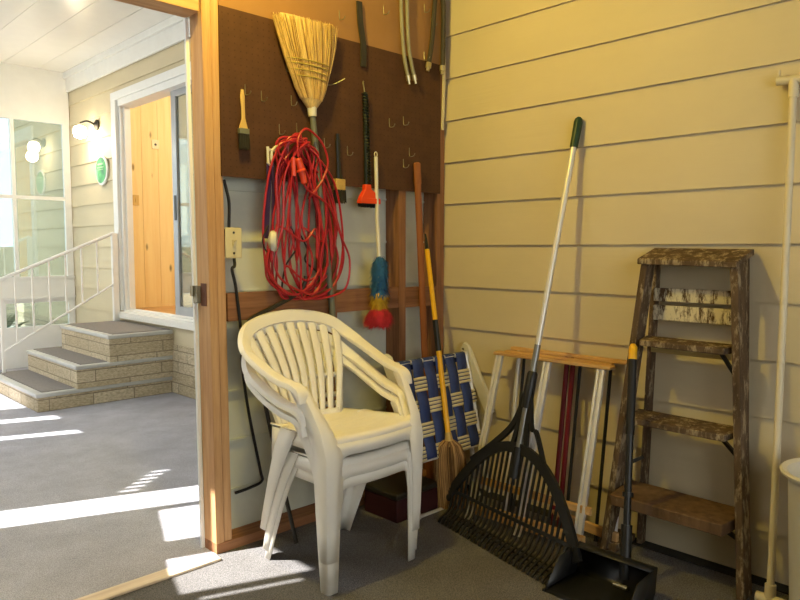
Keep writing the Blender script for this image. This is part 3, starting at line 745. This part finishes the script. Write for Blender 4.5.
tag(MB().tube(cr([(-1.196, .01, 1.133), (-1.20, .0, 1.105), (-1.214, -.004, 1.09), (-1.20, -.006, 1.02), (-1.182, -.006, .86), (-1.160, .02, .69), (-1.115, .05, .50), (-1.055, .07, .26), (-1.045, .075, .21), (-1.10, .075, .195), (-1.17, .075, .19)], 7), .006, 8).build('black_cable', BLACKM), 'long black cable running down the wall from the light switch', 'cable')
# bent metal rod
tag(MB().tube(cr([(-.90, -.045, 1.06), (-.905, -.045, 1.03), (-.94, -.045, .99), (-1.04, -.04, .945), (-1.145, -.035, .905), (-1.168, -.04, .88), (-1.16, -.045, .83), (-1.10, -.095, .42), (-1.035, -.15, .012)], 6), .0085, 8).build('bent_rod', DARKM), 'dark bent metal rod leaning behind the stacked chairs', 'rod')

# brown wooden handle (long tool) leaning in the corner
bhd = thing('wooden_pole', (-.16, -.03, .0), 'varnished brown wooden pole leaning against the pegboard in the corner', 'pole')
q0, q1 = V((-.255, -.028, 1.575)), V((-.175, -.045, .0)); dd = (q1-q0).normalized()
MB().tube([q0, q0+dd*.006, q0+dd*.10, q0+dd*.105, q0+dd*.6, q1], [.010, .0175, .0185, .0165, .0165, .017], 12).build('shaft', BROWNH, bhd)

# yellow handled broom
yb = thing('corn_broom', (-.25, -.22, 0), 'broom with yellow handle and brown bristles leaning in the corner', 'broom')
q0, q1 = V((-.178, -.03, 1.24)), V((-.315, -.310, .316)); dd = (q1-q0)
P_ = lambda t: q0+dd*t
MB().tube([P_(0), P_(.08)], [.004, .010], 10).build('handle_tip', BLACKP, yb)
MB().tube([P_(.08), P_(.44)], .0115, 10).build('upper_handle', YELLOW, yb)
MB().tube([P_(.435), P_(.585)], .0135, 10).build('grip', BLACKP, yb)
MB().tube([P_(.58), P_(.98)], .0125, 10).build('handle', YELLOW, yb)
MB().tube([P_(.965), P_(1.03)], [.0145, .022], 10).build('collar', FERR, yb)
m = MB(); sx = V((.75, -.66, 0)); ty = V((.66, .75, 0))
prof = [(0, .022, .02), (.022, .050, .032), (.07, .068, .036), (.16, .070, .034), (.315, .066, .030)]; d_ = (V((-.288, -.312, .01))-q1).normalized()
m.loft([[q1+d_*h+sx*a*.8*math.cos(2*PI*k/18)+ty*b*.75*math.sin(2*PI*k/18) for k in range(18)] for h, a, b in prof[:-1]])
for i in range(800):
    an = rr.uniform(0, 2*PI); s_ = math.sqrt(rr.uniform(.5, 1))*rr.uniform(.92, 1.06); P = [q1+d_*h+sx*a*s_*math.cos(an)+ty*b*s_*math.sin(an) for h, a, b in prof]
    m.cur = rr.choice([0, 0, 1, 2]); m.tube(P, [.0018, .0018, .0018, .0016, .001], 3)
m.build('bristles', [STRAWD, STRAWD2, STRAWD3], yb)

# ------------------------------------------------------------------ folded webbed lawn chair
lc = thing('lawn_chair', (-.3, -.3, 0), 'folded lawn chair with blue and cream woven webbing leaning in the corner', 'lawn chair')
def W_(x, z, off=0):  # point on the leaning web plane
    y = -.185-.095*(.67-z)/.42
    return V((x, y, z))+V((0, -.958, .285))*off
zt, zb = .665, .245; xl, xr = -.53, -.058
m = MB(); m.tube(cr([W_(xl, .02), W_(xl, .35), W_(xl, zt-.02), W_(xl+.02, zt), W_((xl+xr)/2, zt), W_(xr-.02, zt), W_(xr, zt-.02), W_(xr, .35), W_(xr, .02)], 5), .0115, 10)
m.tube([W_(xl, zb), W_(xr, zb)], .010, 10); m.build('frame', ALU, lc)
m = MB(); m.tube(cr([W_(xl+.02, .55, -.03), W_(xl+.02, .05, -.05), W_(xl+.04, .015, -.05), W_(xr-.04, .015, -.05), W_(xr-.02, .05, -.05), W_(xr-.02, .55, -.03)], 5), .0115, 10); m.build('rear_frame', ALU, lc)
NC, NR = 6, 4; pc = (xr-xl-.03)/NC; pr = .098; zc0 = zt-.098
m = MB()
for c in range(NC):
    xc = xl+.015+pc*(c+.5); pts = []
    for j in range(NR*6+1):
        z = zt-.0-(zt-zb)*j/(NR*6); ph = (zc0-z)/pr
        pts.append(W_(xc, z, .010+.0042*math.cos(PI*ph+PI*c)))
    pts = [W_(xc, zt-.03, -.012), W_(xc, zt, -.014), W_(xc, zt+.013, 0), W_(xc, zt+.006, .012)]+pts[1:]
    m.grid([[p_+V((-pc*.44, 0, 0)), p_+V((pc*.44, 0, 0))] for p_ in pts])
m.build('blue_webbing', BLUEW, lc, solid=.0014, smooth=60)
m = MB(); m2 = MB()
for r_ in range(NR):
    zc = zc0-pr*r_; pts = []
    N_ = NC*6
    for j in range(N_+1):
        x = xl-.012+(xr-xl+.024)*j/N_; ph = (x-xl-.015)/pc
        pts.append(W_(x, zc, .010-.0042*math.cos(PI*(ph-.5)+PI*(r_))))
    for k in range(4):
        lo, hi = -.033+.066*k/4, -.033+.066*(k+.76)/4
        m.grid([[p_+V((0, .23*lo, lo)), p_+V((0, .23*hi, hi))] for p_ in pts])
        if k < 3: m2.grid([[p_+V((0, .23*hi, hi)), p_+V((0, .23*(hi+.0038), hi+.0038))] for p_ in pts])
m.build('cream_webbing', CREAMW, lc, solid=.0014, smooth=60); m2.build('webbing_stripe', BLUEW, lc, solid=.0012, smooth=60)
for x, l_ in ((xr+.024, 0), (xl-.028, 0)):
    pp = [V((x, -.150, .70)), V((x, -.165, .69)), V((x, -.235, .56)), V((x, -.312, .42)), V((x, -.322, .395))]
    MB().sweep(pp, [(0, -1, 0)]*5, [(-.026, -.012), (.026, -.012), (.030, 0), (.026, .012), (-.026, .012)], [(.7, 1), (1, 1), (1, 1), (1, 1), (.7, 1)]).build('armrest', OFFW, lc, bevel=.003)
    MB().lathe([(.006, 0), (.005, .004)], (x-.012, -.16, .685), (-1, 0, 0), 10).build('rivet', STEEL, lc)

# small dark red box on floor in the corner behind
tb = thing('metal_box', (-.47, -.16, 0), 'low dark red metal box on the floor under the lawn chair', 'box')
bx((-.60, -.27, 0), (-.34, -.06, .10)).build('box_body', BOXR, tb, bevel=.006)
bx((-.605, -.275, .10), (-.335, -.055, .125)).build('lid', DARKM, tb, bevel=.006)

# ------------------------------------------------------------------ folded wood slat tables against the siding
def slat_table(loc, label):
    t = thing('folding_table', (0, 0, 0), label, 'folding table')
    return t
t = slat_table(0, 'folded table with honey wood slat top edge and pale aluminium legs, behind the rake')
ORG[t] = V((-.2, -.7, 0)); t.location = (-.2, -.7, 0)
MB().beam((-.105, -.407, .700), (-.105, -.985, .700), .014, .045, side=(0, 0, 1)).build('top_slat', SLATW, t, bevel=.003)
MB().beam((-.062, -.43, .703), (-.062, -.96, .703), .014, .03, side=(0, 0, 1)).build('top_slat', SLATW, t, bevel=.003)
for y0, y1, xb in ((-.436, -.452, -.345), (-.69, -.70, -.335), (-.942, -.955, -.305)):
    m = MB(); a, b = V((-.115, y0, .695)), V((xb, y1, 0))
    for dy in (-.0115, .0115): m.beam(a+V((0, dy, 0)), b+V((0, dy, 0)), .011, .016, side=(0, 1, 0))
    m.beam(a+V((.004, 0, 0)), b+V((.004, 0, 0)), .026, .006, side=(0, 1, 0))
    m.build('leg', ALU, t, bevel=.001)
MB().beam((-.318, -.43, .05), (-.302, -.99, .05), .05, .022, side=(0, 0, 1)).build('lower_slat', SLATW, t, bevel=.003)
MB().beam((-.27, -.43, .16), (-.255, -.99, .16), .03, .018, side=(0, 0, 1)).build('lower_slat', SLATW, t, bevel=.003)
t = slat_table(0, 'folded wood slat table with maroon legs, nearest the siding behind the other folded table')
ORG[t] = V((-.12, -.75, 0)); t.location = (-.12, -.75, 0)
MB().beam((-.030, -.44, .716), (-.030, -1.035, .716), .016, .028, side=(0, 0, 1)).build('top_slat', SLATW, t, bevel=.003)
MB().beam((-.14, -.74, .055), (-.155, -1.05, .045), .04, .02, side=(0, 0, 1)).build('lower_slat', SLATW, t, bevel=.003)
for y0, y1, mat in ((-.485, -.50, ALU), (-.515, -.53, BLACKM), (-.735, -.75, DRED), (-.765, -.78, DRED), (-.80, -.81, BLACKM), (-.94, -.95, BLACKM), (-1.015, -1.03, ALU)):
    MB().tube([(-.036, y0, .71), (-.15, y1, 0)], .0105 if mat is not BLACKM else .007, 10).build('leg', mat, t)

# ------------------------------------------------------------------ leaf rake
rk = thing('leaf_rake', (-.42, -.7, 0), 'wide black plastic leaf rake standing on its tines, green grip against the siding', 'rake')
Hw, He = V((-.022, -.762, 1.714)), V((-.353, -.70, .279)); d = (He-Hw).normalized(); l = V((-.2029, -.979, .0)); l = (l-d*l.dot(d)).normalized(); nn = l.cross(d)
hub = Hw+d*((.585-1.714)/d.z)
Q = lambda u, v, w=0: hub+l*u+d*v+nn*w
MB().tube([Hw-d*.0, Hw+d*.008, Hw+d*.02, Hw+d*.13], [.008, .016, .0185, .0165], 14).build('grip', GREEN, rk)
MB().tube([Hw+d*.125, hub-d*.19], .0125, 14).build('handle', ALU, rk)
MB().tube([hub-d*.20, Q(0, .33)], .0135, 14).build('lower_handle', GREYA, rk)
m = MB(); m.tube([Q(0, -.09), Q(0, -.08), Q(0, .0), Q(0, .06)], [.016, .021, .023, .019], 14); m.tube([Q(0, .22, -.0), Q(0, .345)], [.02, .024], 14)
for s_, vb in ((-1, .36), (1, .30)):
    pp = cr([Q(s_*.012, .0), Q(s_*.05, .13), Q(s_*.14, .23) if s_ < 0 else Q(.085, .15), Q(s_*.27, .34) if s_ < 0 else Q(.165, .28)], 6)
    m.sweep(pp, [l]*len(pp), [(-.012 if s_ < 0 else -.007, -.008), (.012 if s_ < 0 else .007, -.008), (.012 if s_ < 0 else .007, .008), (-.012 if s_ < 0 else -.007, .008)])
    m.sweep(cr([Q(s_*.012, .02), Q(s_*.03, .16), Q(s_*.045, .25)], 4), [l]*9, [(-.010, -.006), (.010, -.006), (.010, .006), (-.010, .006)])
m.build('socket', BLACKP, rk)
va = lambda u: .225+.30*(abs(u)/.39)**2.1
U = [-.40+.80*k/40 for k in range(41)]
pp = [Q(u*.97, va(u)) for u in U]
MB().sweep(pp, [d]*len(pp), [(-.020, -.008), (.020, -.008), (.020, .008), (-.020, .008)]).build('arch', BLACKP, rk)
NT_ = 27; ends = []
tipA, tipB = V((-.462, -.385, .004)), V((-.612, -1.03, .004))
for k in range(NT_):
    f = k/(NT_-1); u = -.375+.75*f
    tip = tipA.lerp(tipB, f)
    top = Q(u*.97, va(u)); vlow = max(va(u)+.02, .50); low = Q(u*.95, vlow); low.z = max(low.z, .06)
    mid = low.lerp(tip, .45)+V((.02, 0, -.012)); mid.z = max(mid.z, .028)
    pp = cr([top, top.lerp(low, .6), low, mid, tip.lerp(mid, .25)+V((0, 0, .006)), tip], 5); pp = [V((q.x, q.y, max(q.z, .0045))) for q in pp]
    MB().sweep(pp, [l]*len(pp), [(-.0048, -.003), (.0048, -.003), (.0048, .003), (-.0048, .003)]).build('tine', BLACKP, rk)
m = MB()
for v_ in (.50,):
    pp = [Q(-.36+.72*k/20, .50, .0) for k in range(21)]; m.sweep(pp, [d]*21, [(-.007, -.004), (.007, -.004), (.007, .004), (-.007, .004)])
for t_ in (.45, .62, .8):
    a = Q(-.36, .55).lerp(tipA, t_)+V((.03*(1-t_), 0, 0)); b = Q(.36, .55).lerp(tipB, t_)+V((.03*(1-t_), 0, 0)); a.z = b.z = .018*(1-t_)+.012
    m.beam(a, b, .006, .005, side=(1, 0, 0))
m.build('crossbar', BLACKP, rk)

# ------------------------------------------------------------------ step ladder
ld = thing('step_ladder', (-.14, -1.27, 0), 'weathered brown wooden step ladder with flaking paint against the siding', 'ladder')
m = MB(); m.hexa([(-.165, -1.105, 1.112), (-.165, -1.462, 1.104), (-.016, -1.465, 1.148), (-.016, -1.100, 1.152), (-.165, -1.105, 1.134), (-.165, -1.462, 1.126), (-.016, -1.465, 1.170), (-.016, -1.100, 1.174)])
m.build('cap', LADW, ld, bevel=.004)
def rail(y0, y1, x0, x1):
    return MB().hexa([(x0, y0-.013, 0), (x0, y0+.013, 0), (x0+.075, y0+.013, 0), (x0+.075, y0-.013, 0), (x1, y1-.013, 1.112), (x1, y1+.013, 1.112), (x1+.07, y1+.013, 1.125), (x1+.07, y1-.013, 1.125)])
rail(-1.012, -1.128, -.205, -.155).build('side_rail', LADW, ld, bevel=.003)
rail(-1.533, -1.448, -.230, -.155).build('side_rail', LADW, ld, bevel=.003)
def yr(z): f = z/1.12; return -1.025+(-1.141+1.025)*f, -1.520+(-1.435+1.520)*f
for z, x0, x1 in ((.835, -.185, -.085), (.545, -.215, -.075), (.255, -.265, -.07)):
    a, b = yr(z)
    m = MB(); th = .024 if z > .3 else .042
    m.hexa([(x0, a-.02, z-th), (x0, b+.02, z-th-.002), (x1, b, z-th+.002), (x1, a, z-th+.006), (x0, a-.02, z), (x0, b+.02, z-.002), (x1, b, z+.002), (x1, a, z+.006)])
    s_ = m.build('step', LADW if z > .3 else flaky('bare step wood', rgb(110, 86, 62), rgb(160, 144, 114), .32), ld, bevel=.004)
    m = MB(); m.beam((x1+.0, b-.0, z-.13), (x0+.06, b+.05, z-.03), .012, .012)
    m.build('brace', DARKM, s_)
m = MB(); m.beam((-.035, -1.085, 0), (-.035, -1.12, 1.14), .02, .035, side=(0, 1, 0)); m.build('rear_rail', LADW, ld)
m = MB(); m.beam((-.035, -1.475, 0), (-.035, -1.44, 1.14), .02, .035, side=(0, 1, 0)); m.build('rear_rail', LADW, ld)
for z0, z1 in ((.972, 1.022), (.900, .957)):
    bx((-.066, -1.43, z0), (-.053, -1.125, z1)).build('rear_slat', LADP, ld, bevel=.002)
bx((-.066, -1.44, .775), (-.053, -1.12, .81)).build('rear_slat', M('cream paint', rgb(196, 172, 112), .7), ld, bevel=.002)
m = MB(); m.beam((-.15, -1.04, .32), (-.04, -1.10, .36), .006, .014); m.beam((-.16, -1.505, .32), (-.04, -1.47, .36), .006, .014); m.build('spreader', DARKM, ld)
bx((-.19, -1.06, -.0), (-.03, -.985, .03)).build('foot_block', LADW, ld, bevel=.003)

# ------------------------------------------------------------------ lobby dustpan
dp = thing('upright_dustpan', (-.53, -1.19, 0), 'black upright dustpan on the carpet, its long handle leaning on the ladder', 'dustpan')
m = MB(); x0, x1, y0, y1 = -.645, -.425, -1.045, -1.335
m.grid([[(x0, y0+.012, .002), (x0, y1-.012, .002)], [(x0+.02, y0+.008, .006), (x0+.02, y1-.008, .006)], [(x1-.03, y0, .008), (x1-.03, y1, .008)], [(x1-.008, y0, .022), (x1-.008, y1, .022)], [(x1+.004, y0, .11), (x1+.004, y1, .11)]])
for y in (y0, y1):
    m.add([(x0, y, .003), (x1-.02, y, .006), (x1+.004, y, .112), (x0+.085, y, .10), (x0+.02, y, .03)], [(0, 1, 2, 3, 4)])
m.grid([[(x1+.004, y0, .108), (x1+.004, y1, .108)], [(x1-.05, y0, .112), (x1-.05, y1, .112)]])
m.build('pan', BLACKP, dp, solid=.004, smooth=30)
h0, h1 = V((-.43, -1.225, .035)), V((-.222, -1.128, .822)); hd = (h1-h0)
m = MB(); m.tube([h0-hd*.0, h0+hd*.22], .019, 12); m.build('handle_socket', BLACKP, dp)
MB().tube([h0+hd*.2, h0+hd*.93], .0125, 12).build('handle', BLACKP, dp)
m = MB(); m.tube([h0+hd*.60, h0+hd*.93], .015, 12); m.build('grip', BLACKM, dp)
MB().tube([h0+hd*.93, h0+hd*.985, h0+hd*1.0], [.015, .015, .008], 12).build('handle_cap', YELLOW, dp)
m = MB(); m.tube([h0+hd*.335, h0+hd*.355], .019, 12); m.build('clip', BLACKP, dp)
m = MB(); m.tube([(x1-.035, -1.20, .02), (x1-.035, -1.25, .02)], .008, 10); m.build('hinge_pin', STEEL, dp)

# ------------------------------------------------------------------ pvc pole, bin
pv = thing('pvc_pole', (-.16, -1.6, 0), 'slim cream plastic pipe pole with T top leaning against the siding', 'pole')
a, b = V((-.028, -1.572, 1.715)), V((-.190, -1.612, .02))
MB().tube([a, b], .0115, 14).build('pipe', PVC, pv)
m = MB(); m.tube([(-.027, -1.520, 1.732), (-.027, -1.645, 1.726)], .0145, 14); m.tube([a+V((0, 0, .015)), a+V((-.004, -.001, -.045))], .0155, 14); m.lathe([(.005, 0), (.004, .025)], (-.027, -1.525, 1.744), (0, 0, 1), 8); m.build('tee', PVC, pv)
m = MB(); m.tube([(-.19, -1.57, .0175), (-.19, -1.66, .0175)], .0172, 14); m.tube([b, b+(a-b).normalized()*.05], .0172, 14); m.build('foot_tee', PVC, pv)
bn = thing('waste_bin', (-.308, -1.832, 0), 'tall off white plastic bin with rolled rim at the right edge', 'bin')
MB().lathe([(.118, .0), (.121, .006), (.142, .485), (.150, .50), (.163, .507), (.166, .515), (.160, .521), (.146, .515), (.138, .50), (.116, .012), (.0, .010)], (-.308, -1.832, 0), (0, 0, 1), 40).build('bin_body', OFFW, bn)

# latch plate on post
lt = thing('strike_plate', (-1.32, .06, .95), 'small metal latch strike on the side of the door post', 'latch')
m = MB(); m.box((-1.3115, .02, .955), (-1.3075, .06, 1.04)); m.build('plate', M('rusty plate', rgb(110, 70, 50), .6, .3), lt)
m = MB(); m.box((-1.325, .062, .965), (-1.3085, .095, 1.03)); m.tube([(-1.33, .095, .99), (-1.33, .095, 1.03)], .006, 8); m.build('keeper', STEEL, lt)

for o_, dx in ((pbr, -.024), (b2, -.02), (ob, -.02), (du, -.045), (bhd, .02), (br, -.01)): o_.location.x += dx
# ------------------------------------------------------------------ lights
def light(name, typ, loc, energy, color, size=.05, **k):
    L_ = bpy.data.lights.new(name, typ); L_.energy = energy; L_.color = color
    if typ == 'POINT': L_.shadow_soft_size = size
    o = bpy.data.objects.new(name, L_); COL.objects.link(o); o.location = loc; return o
s = light('sun', 'SUN', (-6, 2, 8), 21, (1, .96, .90)); s.data.angle = .009
sd = V((.60, -.228, -.766)); s.rotation_euler = sd.to_track_quat('-Z', 'Y').to_euler()
light('garage_bulb', 'POINT', (-1.5, -.54, 2.55), 63, (1, .77, .135), .045)
light('porch_lamp', 'POINT', (-.16, 4.48, 2.16), 8, (1, .78, .48), .06)
light('room_lamp', 'POINT', (1.2, 3.0, 2.7), 60, (1, .90, .72), .12)
w = bpy.data.worlds.new('sky'); S.world = w; w.use_nodes = True
bg = w.node_tree.nodes['Background']; bg.inputs['Color'].default_value = (.93, .96, .95, 1); bg.inputs['Strength'].default_value = 4

# ------------------------------------------------------------------ camera
cam = bpy.data.cameras.new('camera'); co = bpy.data.objects.new('camera', cam); COL.objects.link(co); S.camera = co
cam.sensor_width = 36; cam.lens = 36*695.3/800; cam.clip_start = .02
yaw, pit = .7719, .07362
fw = V((math.sin(yaw)*math.cos(pit), math.cos(yaw)*math.cos(pit), -math.sin(pit)))
co.location = (-2.6019, -2.3458, 1.17); co.rotation_euler = fw.to_track_quat('-Z', 'Y').to_euler()
S.view_settings.view_transform = 'Standard'; S.view_settings.look = 'None'; S.view_settings.exposure = 0; S.view_settings.gamma = 1
